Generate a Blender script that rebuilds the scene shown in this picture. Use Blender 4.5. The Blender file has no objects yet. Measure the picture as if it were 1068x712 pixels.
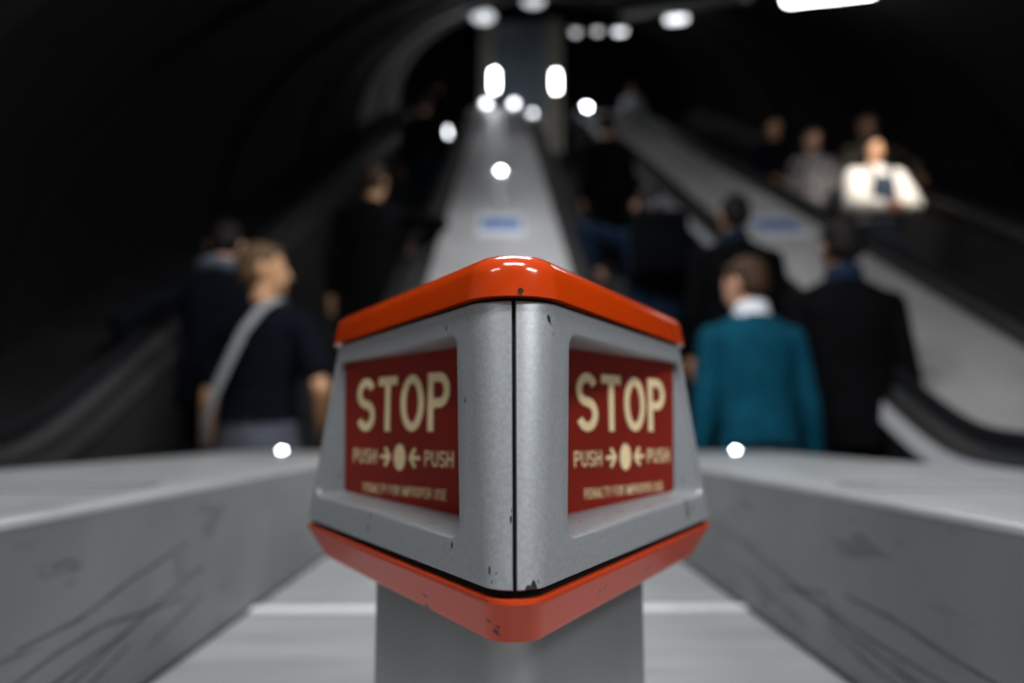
import bpy, bmesh, math, random
from mathutils import Vector, Matrix, Quaternion
random.seed(4)
SC = bpy.context.scene
COL = SC.collection
R = math.radians
V = Vector

# ------------------------------------------------------------------ materials
def mat(name, base, rough=.5, metal=0., var=.0, vscale=6., bump=0., bscale=60., coat=0., emit=None, estr=0., spec=None, stretch=None, detail=4.):
    m = bpy.data.materials.new(name); m.use_nodes = True
    nt = m.node_tree; b = nt.nodes['Principled BSDF']
    b.inputs['Base Color'].default_value = (*base, 1)
    b.inputs['Roughness'].default_value = rough
    b.inputs['Metallic'].default_value = metal
    if spec is not None: b.inputs['Specular IOR Level'].default_value = spec
    if coat:
        b.inputs['Coat Weight'].default_value = coat
        b.inputs['Coat Roughness'].default_value = .08
    if emit:
        b.inputs['Emission Color'].default_value = (*emit, 1)
        b.inputs['Emission Strength'].default_value = estr
    tc = nt.nodes.new('ShaderNodeTexCoord')
    src = tc.outputs['Object']
    if stretch:
        mp = nt.nodes.new('ShaderNodeMapping'); mp.inputs['Scale'].default_value = stretch
        nt.links.new(src, mp.inputs['Vector']); src = mp.outputs['Vector']
    if var:
        n = nt.nodes.new('ShaderNodeTexNoise'); n.inputs['Scale'].default_value = vscale; n.inputs['Detail'].default_value = detail
        r = nt.nodes.new('ShaderNodeValToRGB')
        r.color_ramp.elements[0].position = .3; r.color_ramp.elements[1].position = .7
        r.color_ramp.elements[0].color = (*[c * (1 - var) for c in base], 1)
        r.color_ramp.elements[1].color = (*[min(1, c * (1 + var)) for c in base], 1)
        nt.links.new(src, n.inputs['Vector']); nt.links.new(n.outputs['Fac'], r.inputs['Fac'])
        nt.links.new(r.outputs['Color'], b.inputs['Base Color'])
    if bump:
        n2 = nt.nodes.new('ShaderNodeTexNoise'); n2.inputs['Scale'].default_value = bscale; n2.inputs['Detail'].default_value = 3
        bp = nt.nodes.new('ShaderNodeBump'); bp.inputs['Strength'].default_value = bump; bp.inputs['Distance'].default_value = .002
        nt.links.new(tc.outputs['Object'], n2.inputs['Vector']); nt.links.new(n2.outputs['Fac'], bp.inputs['Height'])
        nt.links.new(bp.outputs['Normal'], b.inputs['Normal'])
    return m

def worn(m, dark, scale, thresh, stretch=(1, 1, 1), rot=(0, 0, 0), width=.02, amount=1., distort=0.):
    """overlay worn marks / chips / scuffs: thresholded noise mixed into the base colour"""
    nt = m.node_tree; b = nt.nodes['Principled BSDF']
    tc = nt.nodes.new('ShaderNodeTexCoord'); mp = nt.nodes.new('ShaderNodeMapping')
    mp.inputs['Scale'].default_value = stretch; mp.inputs['Rotation'].default_value = rot
    n = nt.nodes.new('ShaderNodeTexNoise'); n.inputs['Scale'].default_value = scale; n.inputs['Detail'].default_value = 3
    n.inputs['Distortion'].default_value = distort
    r = nt.nodes.new('ShaderNodeValToRGB')
    r.color_ramp.elements[0].position = thresh; r.color_ramp.elements[0].color = (0, 0, 0, 1)
    r.color_ramp.elements[1].position = min(1, thresh + width); r.color_ramp.elements[1].color = (amount,) * 3 + (1,)
    mx = nt.nodes.new('ShaderNodeMix'); mx.data_type = 'RGBA'
    nt.links.new(tc.outputs['Object'], mp.inputs['Vector']); nt.links.new(mp.outputs['Vector'], n.inputs['Vector'])
    nt.links.new(n.outputs['Fac'], r.inputs['Fac']); nt.links.new(r.outputs['Color'], mx.inputs[0])
    bc = b.inputs['Base Color']
    if bc.is_linked:
        s = bc.links[0].from_socket; nt.links.new(s, mx.inputs[6])
    else:
        mx.inputs[6].default_value = bc.default_value
    mx.inputs[7].default_value = (*dark, 1)
    nt.links.new(mx.outputs[2], bc)
    return m

M = {}
M['silver'] = worn(worn(mat('silver_paint', (.335, .345, .36), .42, .35, .10, 420., .03, 900.), (.03, .025, .02), 75, .685, (1, 1, .6), width=.015),
                   (.62, .63, .64), 900, .70, width=.06, amount=.7)
M['orange'] = worn(mat('orange_plastic', (.57, .046, .002), .16, 0, .06, 8., .04, 90., coat=.6), (.05, .02, .012), 75, .715, width=.01)
M['orange_low'] = worn(mat('orange_plastic_worn', (.60, .050, .007), .34, 0, .08, 10., .05, 120., coat=.1, spec=.4), (.06, .02, .012), 70, .69, width=.01)
M['rubber'] = mat('black_rubber', (.005, .005, .006), .65, 0, .2, 40, spec=.15)
M['sign'] = mat('red_sign', (.22, .0125, .005), .40, 0, .08, 12, spec=.2)
M['letter'] = mat('cream_ink', (.95, .74, .42), .5, 0, .05, 30)
M['post'] = mat('brushed_aluminium', (.40, .405, .41), .40, .75, .10, 9, .12, 50, stretch=(1, 1, .25))
M['wall'] = worn(worn(mat('scuffed_wall_metal', (.185, .193, .198), .44, .25, .16, 4., .10, 25), (.06, .06, .065), 5.5, .60, (.6, 1.1, 5.), (R(-24), 0, 0), .10, .55, .8),
                 (.03, .03, .032), 26, .73, (1, 1, 1.4), width=.03, amount=.8)
M['top'] = worn(mat('brushed_top_metal', (.47, .475, .48), .34, .55, .14, 5, .06, 30, stretch=(4, .4, 1)), (.2, .2, .2), 9, .62, (3, .4, 1), (0, 0, R(8)), .1, .4)
M['plate'] = worn(mat('deck_plate_metal', (.33, .335, .34), .42, .35, .14, 5, .08, 30, stretch=(.6, 3, 1)), (.25, .25, .26), 6, .60, (1, 2.5, 1), (0, 0, R(30)), .12, .5)
M['strip'] = mat('joint_strip_metal', (.80, .80, .80), .35, .3, .06, 20)
M['grime'] = mat('grime_black', (.012, .012, .013), .8, 0, .3, 40)
M['deck'] = worn(mat('inclined_deck_metal', (.46, .445, .445), .46, .30, .12, 2.5, .10, 9, stretch=(1.2, .5, 1)), (.22, .21, .21), 3.5, .60, (1, .5, 1), width=.14, amount=.5)
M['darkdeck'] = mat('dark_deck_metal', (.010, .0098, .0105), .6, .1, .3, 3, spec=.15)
M['bronze'] = mat('dark_bronze', (.016, .013, .012), .6, .1, .35, 6, spec=.15)
M['panel'] = mat('balustrade_panel', (.036, .035, .036), .5, .2, .2, 3, stretch=(1, .4, 2))
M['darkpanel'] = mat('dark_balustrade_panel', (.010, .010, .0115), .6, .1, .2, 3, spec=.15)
M['trim'] = mat('edge_trim_metal', (.62, .62, .65), .35, .3, .06, 20)
M['chrome'] = mat('polished_trim', (.75, .76, .78), .16, .95, .05, 20)
M['step'] = mat('step_metal', (.045, .045, .048), .5, .6, .3, 12)
M['yellow'] = mat('step_line_yellow', (.5, .36, .02), .6, 0, .1, 20)
M['vault_lit'] = mat('vault_cladding_lit', (.13, .125, .125), .55, .1, .3, .8, .3, 3)  # paler copy of the vault: light on the far left wall put into colour
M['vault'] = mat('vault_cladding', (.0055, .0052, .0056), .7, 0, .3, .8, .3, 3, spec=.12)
M['floor'] = mat('concourse_tile', (.17, .165, .16), .42, 0, .15, 3)
M['plaster'] = mat('concourse_plaster', (.42, .41, .40), .7, 0, .06, 3)
M['pier'] = mat('pier_panel', (.24, .29, .34), .5, 0, .25, 1.6)
M['beige'] = mat('pilaster_stone', (.45, .40, .34), .6, 0, .15, 3)
M['tube'] = mat('tube_glow', (.9, .9, .9), .5, emit=(.95, .97, 1.0), estr=13)
M['softtube'] = mat('soft_tube_glow', (.9, .9, .9), .5, emit=(.88, .92, .97), estr=.85)
M['fartube'] = mat('far_tube_glow', (.9, .9, .9), .5, emit=(.9, .93, .97), estr=2.6)
M['dimtube'] = mat('dim_tube_glow', (.9, .9, .9), .5, emit=(.85, .87, .9), estr=1.3)
M['lamp'] = mat('lamp_glow', (.9, .9, .9), .5, emit=(.93, .97, 1.0), estr=30)
M['smallglow'] = mat('small_lamp_and_glint_glow', (.9, .9, .9), .5, emit=(.86, .93, 1.0), estr=38)  # for small lamps, and for glints on studs that are no lamps
M['midlamp'] = mat('mid_lamp_glow', (.9, .9, .9), .5, emit=(.9, .94, 1.0), estr=8)
M['dimlamp'] = mat('dim_lamp_glow', (.9, .9, .9), .5, emit=(.9, .93, 1.0), estr=9)
M['fitting'] = mat('lamp_fitting', (.05, .05, .052), .4, .4, .2, 8)
M['blue'] = mat('notice_blue', (.006, .10, .36), .45, 0, .06, 10)
M['white'] = mat('notice_white', (.72, .74, .77), .45, 0, .04, 10)
M['trough'] = mat('trough_metal', (.16, .15, .14), .5, .2, .2, 3)

def cloth(name, c, var=.25, rough=.88):
    return mat(name, c, rough, 0, var, 14, .5, 260, spec=.06)
M['teal'] = cloth('teal_wool', (.003, .050, .082), .18)
M['black'] = cloth('black_wool', (.0028, .0028, .0034))
M['navy'] = cloth('navy_wool', (.003, .0042, .0075))
M['blue_cloth'] = cloth('dark_blue_cotton', (.010, .020, .042))
M['denim'] = cloth('denim', (.007, .018, .034))
M['greytrouser'] = cloth('grey_twill', (.085, .09, .11))
M['cream_knit'] = mat('cream_knit', (.78, .73, .67), .85, 0, .08, 30, .8, 120)
M['pinafore'] = cloth('slate_pinafore', (.035, .045, .065))
M['olive'] = cloth('olive_cotton', (.10, .085, .06))
M['pattern'] = worn(cloth('grey_patterned_knit', (.22, .20, .20), .3), (.02, .02, .022), 26, .50, width=.06)
M['white_shirt'] = cloth('white_shirt', (.66, .68, .72), .05)
M['grey_scarf'] = cloth('blue_grey_scarf', (.10, .12, .15))
M['strap'] = cloth('grey_webbing', (.26, .26, .27), .1)
M['leather'] = mat('black_leather', (.0016, .0019, .003), .85, 0, .3, 20, .3, 90, spec=.05)
M['hair_black'] = mat('black_hair', (.010, .008, .007), .55, 0, .4, 40, .6, 180, spec=.12)
M['hair_brown'] = mat('brown_hair', (.045, .024, .014), .5, 0, .4, 40, .6, 180, spec=.12)
M['hair_light'] = mat('light_brown_hair', (.10, .058, .03), .5, 0, .4, 40, .6, 180, spec=.12)
M['skin'] = mat('skin_fair', (.58, .30, .20), .5, 0, .08, 12)
M['skin_tan'] = mat('skin_tan', (.50, .26, .13), .5, 0, .08, 12)
M['skin_brown'] = mat('skin_brown', (.25, .12, .07), .5, 0, .08, 12)
M['lip'] = mat('lip', (.40, .16, .12), .45, 0, .05, 20)
M['eye'] = mat('eye_white', (.7, .68, .66), .25)
M['iris'] = mat('iris_dark', (.02, .013, .01), .2)

# ------------------------------------------------------------------ object helpers
def link(name, mesh, parent=None):
    o = bpy.data.objects.new(name, mesh); COL.objects.link(o)
    if parent is not None: o.parent = parent
    return o

def obj(name, bm, m, parent=None, smooth=False, mats=None):
    me = bpy.data.meshes.new(name)
    bmesh.ops.recalc_face_normals(bm, faces=bm.faces)
    bm.to_mesh(me); bm.free()
    for k in (mats or [m]): me.materials.append(k)
    if smooth:
        me.polygons.foreach_set('use_smooth', [True] * len(me.polygons))
        try: me.set_sharp_from_angle(angle=R(38))
        except Exception: pass
    return link(name, me, parent)

def tag(o, label=None, cat=None, group=None, kind=None):
    if label: o['label'] = label
    if cat: o['category'] = cat
    if group: o['group'] = group
    if kind: o['kind'] = kind
    return o

def empty(name, loc, rz=0., label=None, cat=None, group=None):
    o = bpy.data.objects.new(name, None); COL.objects.link(o)
    o.location = loc; o.rotation_euler = (0, 0, rz); o.empty_display_size = .1
    return tag(o, label, cat, group)

def box(bm, a, b, bev=0., seg=2):
    a, b = V(a), V(b); c = (a + b) / 2; s = b - a
    r = bmesh.ops.create_cube(bm, size=1)
    for v in r['verts']: v.co = V((v.co.x * s.x + c.x, v.co.y * s.y + c.y, v.co.z * s.z + c.z))
    if bev:
        es = list({e for v in r['verts'] for e in v.link_edges})
        bmesh.ops.bevel(bm, geom=es, offset=bev, segments=seg, profile=.5, affect='EDGES')
    return bm

def loft(bm, loops, cap0=True, cap1=True, closed=True):
    rows = [[bm.verts.new(p) for p in lp] for lp in loops]
    n = len(rows[0])
    for a, b in zip(rows, rows[1:]):
        for i in range(n if closed else n - 1):
            j = (i + 1) % n
            bm.faces.new((a[i], a[j], b[j], b[i]))
    if cap0: bm.faces.new(rows[0][::-1])
    if cap1: bm.faces.new(rows[-1])
    return rows

def tube(bm, pts, rad, n=10, flat=1., up=V((0, 0, 1))):
    """tube along points, radius list or number, with caps; flat squashes across up"""
    pts = [V(p) for p in pts]; loops = []
    for i, p in enumerate(pts):
        t = (pts[min(i + 1, len(pts) - 1)] - pts[max(i - 1, 0)]).normalized()
        s = t.cross(up)
        if s.length < 1e-3: s = t.cross(V((0, 1, 0)))
        s.normalize(); u = s.cross(t)
        r = rad[i] if isinstance(rad, (list, tuple)) else rad
        loops.append([p + s * (r * math.cos(k * 2 * math.pi / n)) + u * (r * flat * math.sin(k * 2 * math.pi / n)) for k in range(n)])
    return loft(bm, loops)

def lathe(bm, prof, c=(0, 0, 0), n=20):
    c = V(c)
    return loft(bm, [[c + V((r * math.cos(k * 2 * math.pi / n), r * math.sin(k * 2 * math.pi / n), z)) for k in range(n)] for r, z in prof])

CAM_H = 1.0
FZ = CAM_H           # the stop post is described relative to eye height

# ------------------------------------------------------------------ EMERGENCY STOP POST
BX, BY = .0075, .546
S3 = math.sqrt(3)
def tri_path(hs, r, n=9):
    """rounded equilateral triangle, apex towards -Y; returns a list of (x, y) starting at the apex middle, going to +X side, ccw"""
    out = []
    R0 = hs * 2 / S3          # circumradius
    cs = []
    for k in range(3):
        a = -math.pi / 2 + k * 2 * math.pi / 3
        cs.append((a, (R0 - 2 * r) * math.cos(a), (R0 - 2 * r) * math.sin(a)))
    for k, (a, x, y) in enumerate(cs):
        for i in range(n):
            b = a - math.pi / 3 + (2 * math.pi / 3) * i / (n - 1)
            out.append((BX + x + r * math.cos(b), BY + y + r * math.sin(b)))
    return out
def tri_loop(hs, r, z, n=9):
    return [V((x, y, FZ + z)) for x, y in tri_path(hs, r, n)]

stop = empty('emergency_stop_post', (BX, BY, .70), -.003,
             'orange and silver escalator emergency stop post with red STOP signs', 'emergency stop')
OFF = V((BX, BY, .70))
def sobj(name, bm, m, parent=stop, smooth=True, lab=None):
    bm.transform(Matrix.Translation(-OFF))
    o = obj(name, bm, m, parent, smooth)
    if lab: o['label'] = lab
    return o

# top cap
bm = bmesh.new()
ov = .0035
prof = [(-.004, .0712), (ov, .0712), (ov, .0732), (ov - .0015, .0825)]
for i in range(1, 9):
    a = i / 8 * math.pi / 2
    prof.append((ov - .0015 - .0140 * (1 - math.cos(a)), .0825 + .0140 * math.sin(a)))
prof += [(-.03, .0973), (-.07, .0980)]
loft(bm, [tri_loop(.1658 + d * S3, max(.006, .027 + d), z, 13) for d, z in prof])
sobj('top_cap', bm, M['orange'], lab='glossy orange cap')
# gaskets; the upper black band stands in for the shadow under the cap
for z0, z1, hs, r in ((.0688, .0715, .1615, .026), (-.0800, -.0752, .1795, .015)):
    bm = bmesh.new(); loft(bm, [tri_loop(hs, r, z0), tri_loop(hs, r, z1)])
    sobj('shadow_gasket', bm, M['rubber'], smooth=False, lab='black rubber gasket')
# base skirt
bm = bmesh.new()
prof = [(.1775, .0165, -.0795), (.1858, .0175, -.0795), (.1862, .0178, -.0815), (.1845, .0178, -.0835), (.1690, .0175, -.1010),
        (.1672, .0172, -.1034), (.1640, .0165, -.1052), (.1560, .0150, -.1062), (.125, .012, -.1065)]
loft(bm, [tri_loop(hs, r, z, 11) for hs, r, z in prof])
sobj('base_skirt', bm, M['orange_low'], lab='orange tapering skirt below the silver housing')
# column and floor flange
bm = bmesh.new(); loft(bm, [tri_loop(.1235, .024, z, 9) for z in (-.1066, -.16, -.22, -.294)])
col = sobj('column', bm, M['post'])
bm = bmesh.new(); loft(bm, [tri_loop(.145, .028, -.2999), tri_loop(.145, .028, -.296), tri_loop(.142, .027, -.294), tri_loop(.118, .022, -.294)])
sobj('floor_flange', bm, M['post'])

# silver housing: two bezels (one per sign) and a back panel
HB, RB, ZB = .185, .0174, -.0752
HT, RT, ZT = .1660, .028, .0692
def plan(hs, r, sg):
    """plan path of one bezel from the seam to the middle of the rear corner: list of (dist along unrounded face, x, y)"""
    R0 = hs * 2 / S3
    ax, ay = 0, -(R0 - 2 * r)
    g = .0011
    pts = []
    a0 = math.asin(g / r); a1 = math.radians(60)
    for i in range(11):
        a = a0 + (a1 - a0) * i / 10
        x, y = ax + r * math.sin(a), ay - r * math.cos(a)
        pts.append((x, y))
    # end of face: start of rear corner arc
    ca = math.radians(30)
    cx, cy = (R0 - 2 * r) * math.cos(ca), (R0 - 2 * r) * math.sin(ca)
    nx, ny = math.cos(math.radians(-30)), math.sin(math.radians(-30))
    ex, ey = cx + r * nx, cy + r * ny
    sx, sy = pts[-1]
    for i in range(1, 25):
        t = i / 24; pts.append((sx + (ex - sx) * t, sy + (ey - sy) * t))
    for i in range(1, 9):
        a = math.radians(-30 + 60 * i / 8)
        pts.append((cx + r * math.cos(a), cy + r * math.sin(a)))
    ap = (0, -R0)                       # unrounded apex
    ux, uy = .5, S3 / 2
    res = [((x - ap[0]) * ux + (y - ap[1]) * uy, x, y) for x, y in pts]
    return [(u, BX + sg * x, BY + y) for u, x, y in res]
class Face:
    def __init__(s, sg):
        s.b, s.t, s.sg = plan(HB, RB, sg), plan(HT, RT, sg), sg
    def at(s, q, t, inset=0.):
        """q = 0..1 index along the plan path, t = 0..1 height"""
        def ev(path):
            f = q * (len(path) - 1); i = min(int(f), len(path) - 2); k = f - i
            a, b = path[i], path[i + 1]
            return V((a[1] + (b[1] - a[1]) * k, a[2] + (b[2] - a[2]) * k))
        p = ev(s.b).lerp(ev(s.t), t)
        P = V((p.x, p.y, FZ + ZB + (ZT - ZB) * t))
        if inset:
            e = 1e-3
            d1 = s.at(min(1, q + e), t) - s.at(max(0, q - e), t)
            d2 = s.at(q, min(1, t + e)) - s.at(q, max(0, t - e))
            n = d1.cross(d2).normalized()
            c = V((BX, BY, P.z)) - P
            if n.dot(c) < 0: n = -n
            P = P + n * inset
        return P
    def q_of(s, u, t):
        lo, hi = 0., 1.
        for _ in range(30):
            m = (lo + hi) / 2
            f = m * (len(s.b) - 1); i = min(int(f), len(s.b) - 2); k = f - i
            ub = s.b[i][0] + (s.b[i + 1][0] - s.b[i][0]) * k
            ut = s.t[i][0] + (s.t[i + 1][0] - s.t[i][0]) * k
            if ub + (ut - ub) * t < u: lo = m
            else: hi = m
        return (lo + hi) / 2

def rounded_quad(c, r, n=10, per=22):
    """c: four 2D corners in order; returns list of points with rounded corners and edge subdivisions"""
    out = []
    for i in range(4):
        p0, p1, p2 = V(c[i - 1]), V(c[i]), V(c[(i + 1) % 4])
        d0, d2 = (p0 - p1).normalized(), (p2 - p1).normalized()
        a, b = p1 + d0 * r, p1 + d2 * r
        for k in range(n):
            t = k / (n - 1); out.append((1 - t) ** 2 * a + 2 * t * (1 - t) * p1 + t * t * b)
        nx = V(c[(i + 2) % 4]); nd = (p1 - p2).normalized(); e = p2 + nd * r
        for k in range(1, per):
            out.append(b.lerp(e, k / per))
    return out

PB = math.radians(45)
def panel_frame(sg):
    a = V((sg * math.sin(PB), math.cos(PB), 0))        # from front towards the back
    up = V((0, 0, 1)); P0 = V((BX + sg * .1345, .602, FZ))
    return P0, a, up

def uvz(face, u, z):
    t = (z - ZB) / (ZT - ZB)
    return face.q_of(u, t), t

for sg in (-1, 1):
    F = Face(sg)
    # window outline in (u, z) of the face
    win = rounded_quad([(.291, .0570), (.0640, .0555), (.0560, -.0575), (.331, -.0552)], .011)
    N = len(win)
    wq = [uvz(F, p.x, p.y) for p in win]
    wc = V((sum(p[0] for p in wq) / N, sum(p[1] for p in wq) / N))
    outer = []
    for q, t in wq:
        d = V((q, t)) - wc
        # outer rectangle point: proportional push to the border [0,1]x[0,1]
        ks = []
        if d.x > 0: ks.append((1 - wc.x) / d.x)
        if d.x < 0: ks.append(-wc.x / d.x)
        if d.y > 0: ks.append((1 - wc.y) / d.y)
        if d.y < 0: ks.append(-wc.y / d.y)
        outer.append(wc + d * min(ks))
    # snap the nearest samples to the four corners
    for cx, cy in ((0, 0), (1, 0), (1, 1), (0, 1)):
        i = min(range(N), key=lambda k: (outer[k] - V((cx, cy))).length); outer[i] = V((cx, cy))
    P0, pa, pu = panel_frame(sg)
    inner2 = rounded_quad([(.0060, .0560), (-.163, .0580), (-.163, -.0595), (.0020, -.0500)], .004)
    inner = [P0 + pa * p.x + pu * p.y for p in inner2]
    loops = []
    K = 14
    loops.append([F.at(o.x, o.y, .007) for o in outer])
    loops.append([F.at(o.x, o.y, .0022) for o in outer])
    loops.append([F.at(o.x, o.y, .0006) for o in outer])
    for k in range(K + 1):
        s = k / K
        # keep a first ring close to the border, and a last ring close to the window
        s = .012 + .985 * s if k < K else 1.0
        lp = []
        for o, w in zip(outer, wq):
            p = o.lerp(V(w), s); lp.append(F.at(p.x, p.y, 0.))
        loops.append(lp)
    w0 = loops[-1]
    # rounded lip, then the reveal down to the sign panel
    wcp = sum(w0, V()) / N
    for f_in, dep in ((.0012, .0005), (.0021, .0016), (.0026, .0032)):
        lp = []
        for i, (p, (q, t)) in enumerate(zip(w0, wq)):
            dirn = (wcp - p).normalized()
            lp.append(F.at(q, t, dep) + dirn * f_in)
        loops.append(lp)
    last = loops[-1]
    for s in (.25, .5, .75, 1.0):
        loops.append([a.lerp(b, s) for a, b in zip(last, inner)])
    bm = bmesh.new(); loft(bm, loops, False, False)
    sobj('silver_bezel', bm, M['silver'], lab='silver bezel with a recessed window, %s of the seam' % ('left' if sg < 0 else 'right'))

    # sign panel: a thin plate behind the window
    bm = bmesh.new()
    pn = pa.cross(pu).normalized()
    if pn.dot(V((BX, BY, FZ)) - P0) < 0: pn = -pn      # into the housing
    c = [(.0075, .0580), (-.1655, .0600), (-.1655, -.062), (.0035, -.0525)]
    loft(bm, [[P0 + pa * x + pu * y + pn * d for x, y in c] for d in (.0003, .003)])
    sp = sobj('sign_panel', bm, M['sign'], smooth=False, lab='red sign panel lettered in cream, %s of the seam' % ('left' if sg < 0 else 'right'))

    # ------ lettering: stroked capital letters
    def arc(cx, cy, rx, ry, a0, a1, n=10):
        return [(cx + rx * math.cos(R(a0 + (a1 - a0) * i / n)), cy + ry * math.sin(R(a0 + (a1 - a0) * i / n))) for i in range(n + 1)]
    def glyph(ch, w, h):
        """skeleton strokes in a box w x h (stroke centre lines)"""
        x0, x1, m = 0, w, w / 2
        G = {
            'S': [arc(m, h * .745, m, h * .255, 25, 180, 9)[:-1] + arc(m, h * .745, m, h * .235, 180, 258, 6) + arc(m, h * .255, m, h * .245, 78, 0, 6) + arc(m, h * .255, m, h * .255, 0, -158, 10)[1:]],
            'T': [[(0, h), (w, h)], [(m, h), (m, 0)]],
            'O': [arc(m, h / 2, m, h / 2, 90, 450, 28)],
            'P': [[(0, 0), (0, h)], [(0, h), (w * .55, h)] + arc(w * .55, h * .74, w * .45, h * .26, 90, -90, 10) + [(0, h * .48)]],
            'U': [[(0, h), (0, h * .3)] + arc(m, h * .3, m, h * .3, 180, 360, 10) + [(w, h)]],
            'H': [[(0, 0), (0, h)], [(w, 0), (w, h)], [(0, h * .52), (w, h * .52)]],
            'E': [[(0, 0), (0, h)], [(0, h), (w, h)], [(0, h * .52), (w * .9, h * .52)], [(0, 0), (w, 0)]],
            'F': [[(0, 0), (0, h)], [(0, h), (w, h)], [(0, h * .52), (w * .85, h * .52)]],
            'N': [[(0, 0), (0, h)], [(0, h), (w, 0)], [(w, 0), (w, h)]],
            'A': [[(0, 0), (m, h)], [(m, h), (w, 0)], [(w * .2, h * .34), (w * .8, h * .34)]],
            'L': [[(0, h), (0, 0)], [(0, 0), (w, 0)]],
            'Y': [[(0, h), (m, h * .45)], [(w, h), (m, h * .45)], [(m, h * .45), (m, 0)]],
            'R': [[(0, 0), (0, h)], [(0, h), (w * .55, h)] + arc(w * .55, h * .74, w * .45, h * .26, 90, -90, 10) + [(0, h * .48)], [(w * .5, h * .48), (w, 0)]],
            'I': [[(m, 0), (m, h)]],
            'M': [[(0, 0), (0, h)], [(0, h), (m, 0)], [(m, 0), (w, h)], [(w, 0), (w, h)]],
        }
        return G[ch]
    WID = dict(S=1, T=.98, O=1.12, P=.98, U=1.02, H=1.02, E=.9, F=.86, N=1.05, A=1.1, L=.82, Y=1.05, R=1, I=.2, M=1.25)
    def ribbon(bm, pts, th, to3, butt=True):
        pts = [V(p) for p in pts]
        closed = (pts[0] - pts[-1]).length < 1e-7
        L, Rr = [], []
        n = len(pts)
        for i, p in enumerate(pts):
            if closed:
                a, b = pts[(i - 1) % (n - 1)], pts[(i + 1) % (n - 1)]
            else:
                a, b = pts[max(0, i - 1)], pts[min(n - 1, i + 1)]
            t = (b - a).normalized(); nn = V((-t.y, t.x))
            L.append(p + nn * th / 2); Rr.append(p - nn * th / 2)
        va = [bm.verts.new(to3(p)) for p in L]; vb = [bm.verts.new(to3(p)) for p in Rr]
        for i in range(n - 1): bm.faces.new((va[i], va[i + 1], vb[i + 1], vb[i]))
    cnt = [0]
    def to3(p, lift=.0001):
        # reading direction runs away from the front on the right-hand sign, towards it on the left-hand one
        u = (TXT0 + p.x) if sg > 0 else (TXT0 - p.x)
        return P0 + pa * u + pu * p.y - pn * (lift + cnt[0] * .000006)
    def text(s, x, y, h, cw, th, gap, space=.5):
        """writes s from x with cap height h and unit letter width cw; returns end x"""
        for ch in s:
            if ch == ' ': x += cw * space; continue
            w = WID[ch] * cw - th
            for st in glyph(ch, max(w, .0002), h - th):
                # run the joints of straight strokes out by half a stroke
                q = [V(p) for p in st]
                if (q[0] - q[-1]).length > 1e-7:
                    if ch in 'TEFLHPRNMI' or ch == 'S' and False:
                        q[0] = q[0] + (q[0] - q[1]).normalized() * th / 2 * .98
                        q[-1] = q[-1] + (q[-1] - q[-2]).normalized() * th / 2 * .98
                    elif ch in 'UYA':
                        q[0] = q[0] + (q[0] - q[1]).normalized() * th / 2 * .9
                        q[-1] = q[-1] + (q[-1] - q[-2]).normalized() * th / 2 * .9
                cnt[0] += 1
                ribbon(bm, [p + V((x + th / 2, y + th / 2)) for p in q], th, to3)
            x += WID[ch] * cw + gap
        return x
    def text_w(s, cw, gap, space=.5):
        return sum(cw * space if c == ' ' else WID[c] * cw + gap for c in s) - gap
    # the left sign reads from u = -.0146 (S) towards -.129; the right one from -.123 towards -.0045
    TXT0 = -.0137 if sg < 0 else -.1242
    bm = bmesh.new()
    LW = .1155
    gap = .0042; cw = (LW - 3 * gap) / (WID['S'] + WID['T'] + WID['O'] + WID['P'])
    text('STOP', 0, -.0012, .0425, cw, .0068, gap)
    sobj('stop_lettering', bm, M['letter'], sp, False)
    bm = bmesh.new()
    mid = .0585
    pw = text_w('PUSH', .0069, .0013)
    text('PUSH', mid - .0615, -.0262, .0112, .0069, .0015, .0013)
    sobj('push_lettering', bm, M['letter'], sp, False)
    bm = bmesh.new()
    text('PUSH', mid + .0615 - pw, -.0262, .0112, .0069, .0015, .0013)
    sobj('push_lettering', bm, M['letter'], sp, False)
    for s_ in (-1, 1):
        bm = bmesh.new(); yc = -.0205
        tip = mid + s_ * .0120; tail = mid + s_ * .0245
        cnt[0] += 1; ribbon(bm, [(tail, yc), (tip + s_ * .0015, yc)], .0030, to3)
        cnt[0] += 1; ribbon(bm, [(tip + s_ * .0068, yc + .0068), (tip + s_ * .0003, yc - .0003)], .0033, to3)
        cnt[0] += 1; ribbon(bm, [(tip + s_ * .0068, yc - .0068), (tip + s_ * .0003, yc + .0003)], .0033, to3)
        sobj('arrow', bm, M['letter'], sp, False)
    bm = bmesh.new(); cnt[0] += 1
    bm.faces.new([bm.verts.new(to3(V((mid + .0072 * math.cos(R(k * 11.25)), -.0205 + .0100 * math.sin(R(k * 11.25)))))) for k in range(32)])
    sobj('push_dot', bm, M['letter'], sp, False)
    bm = bmesh.new()
    txt = 'PENALTY FOR IMPROPER USE'
    tw = text_w(txt, .0036, .00095, .7); k = .101 / tw
    text(txt, mid - (.0505 if sg > 0 else .0465), -.0488, .0072, .0036 * k, .0008, .00095 * k, .7)
    sobj('penalty_lettering', bm, M['letter'], sp, False)

# dark strip behind the seam
bm = bmesh.new()
yb = BY - HB * 2 / S3 + RB; yt = BY - HT * 2 / S3 + RT
loft(bm, [[V((BX - .006, yb + .0035, FZ + ZB)), V((BX + .006, yb + .0035, FZ + ZB)), V((BX + .006, yb + .012, FZ + ZB)), V((BX - .006, yb + .012, FZ + ZB))],
          [V((BX - .006, yt + .0035, FZ + ZT)), V((BX + .006, yt + .0035, FZ + ZT)), V((BX + .006, yt + .012, FZ + ZT)), V((BX - .006, yt + .012, FZ + ZT))]])
sobj('seam_strip', bm, M['rubber'], smooth=False, lab='black seam between the two silver bezels')
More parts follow.
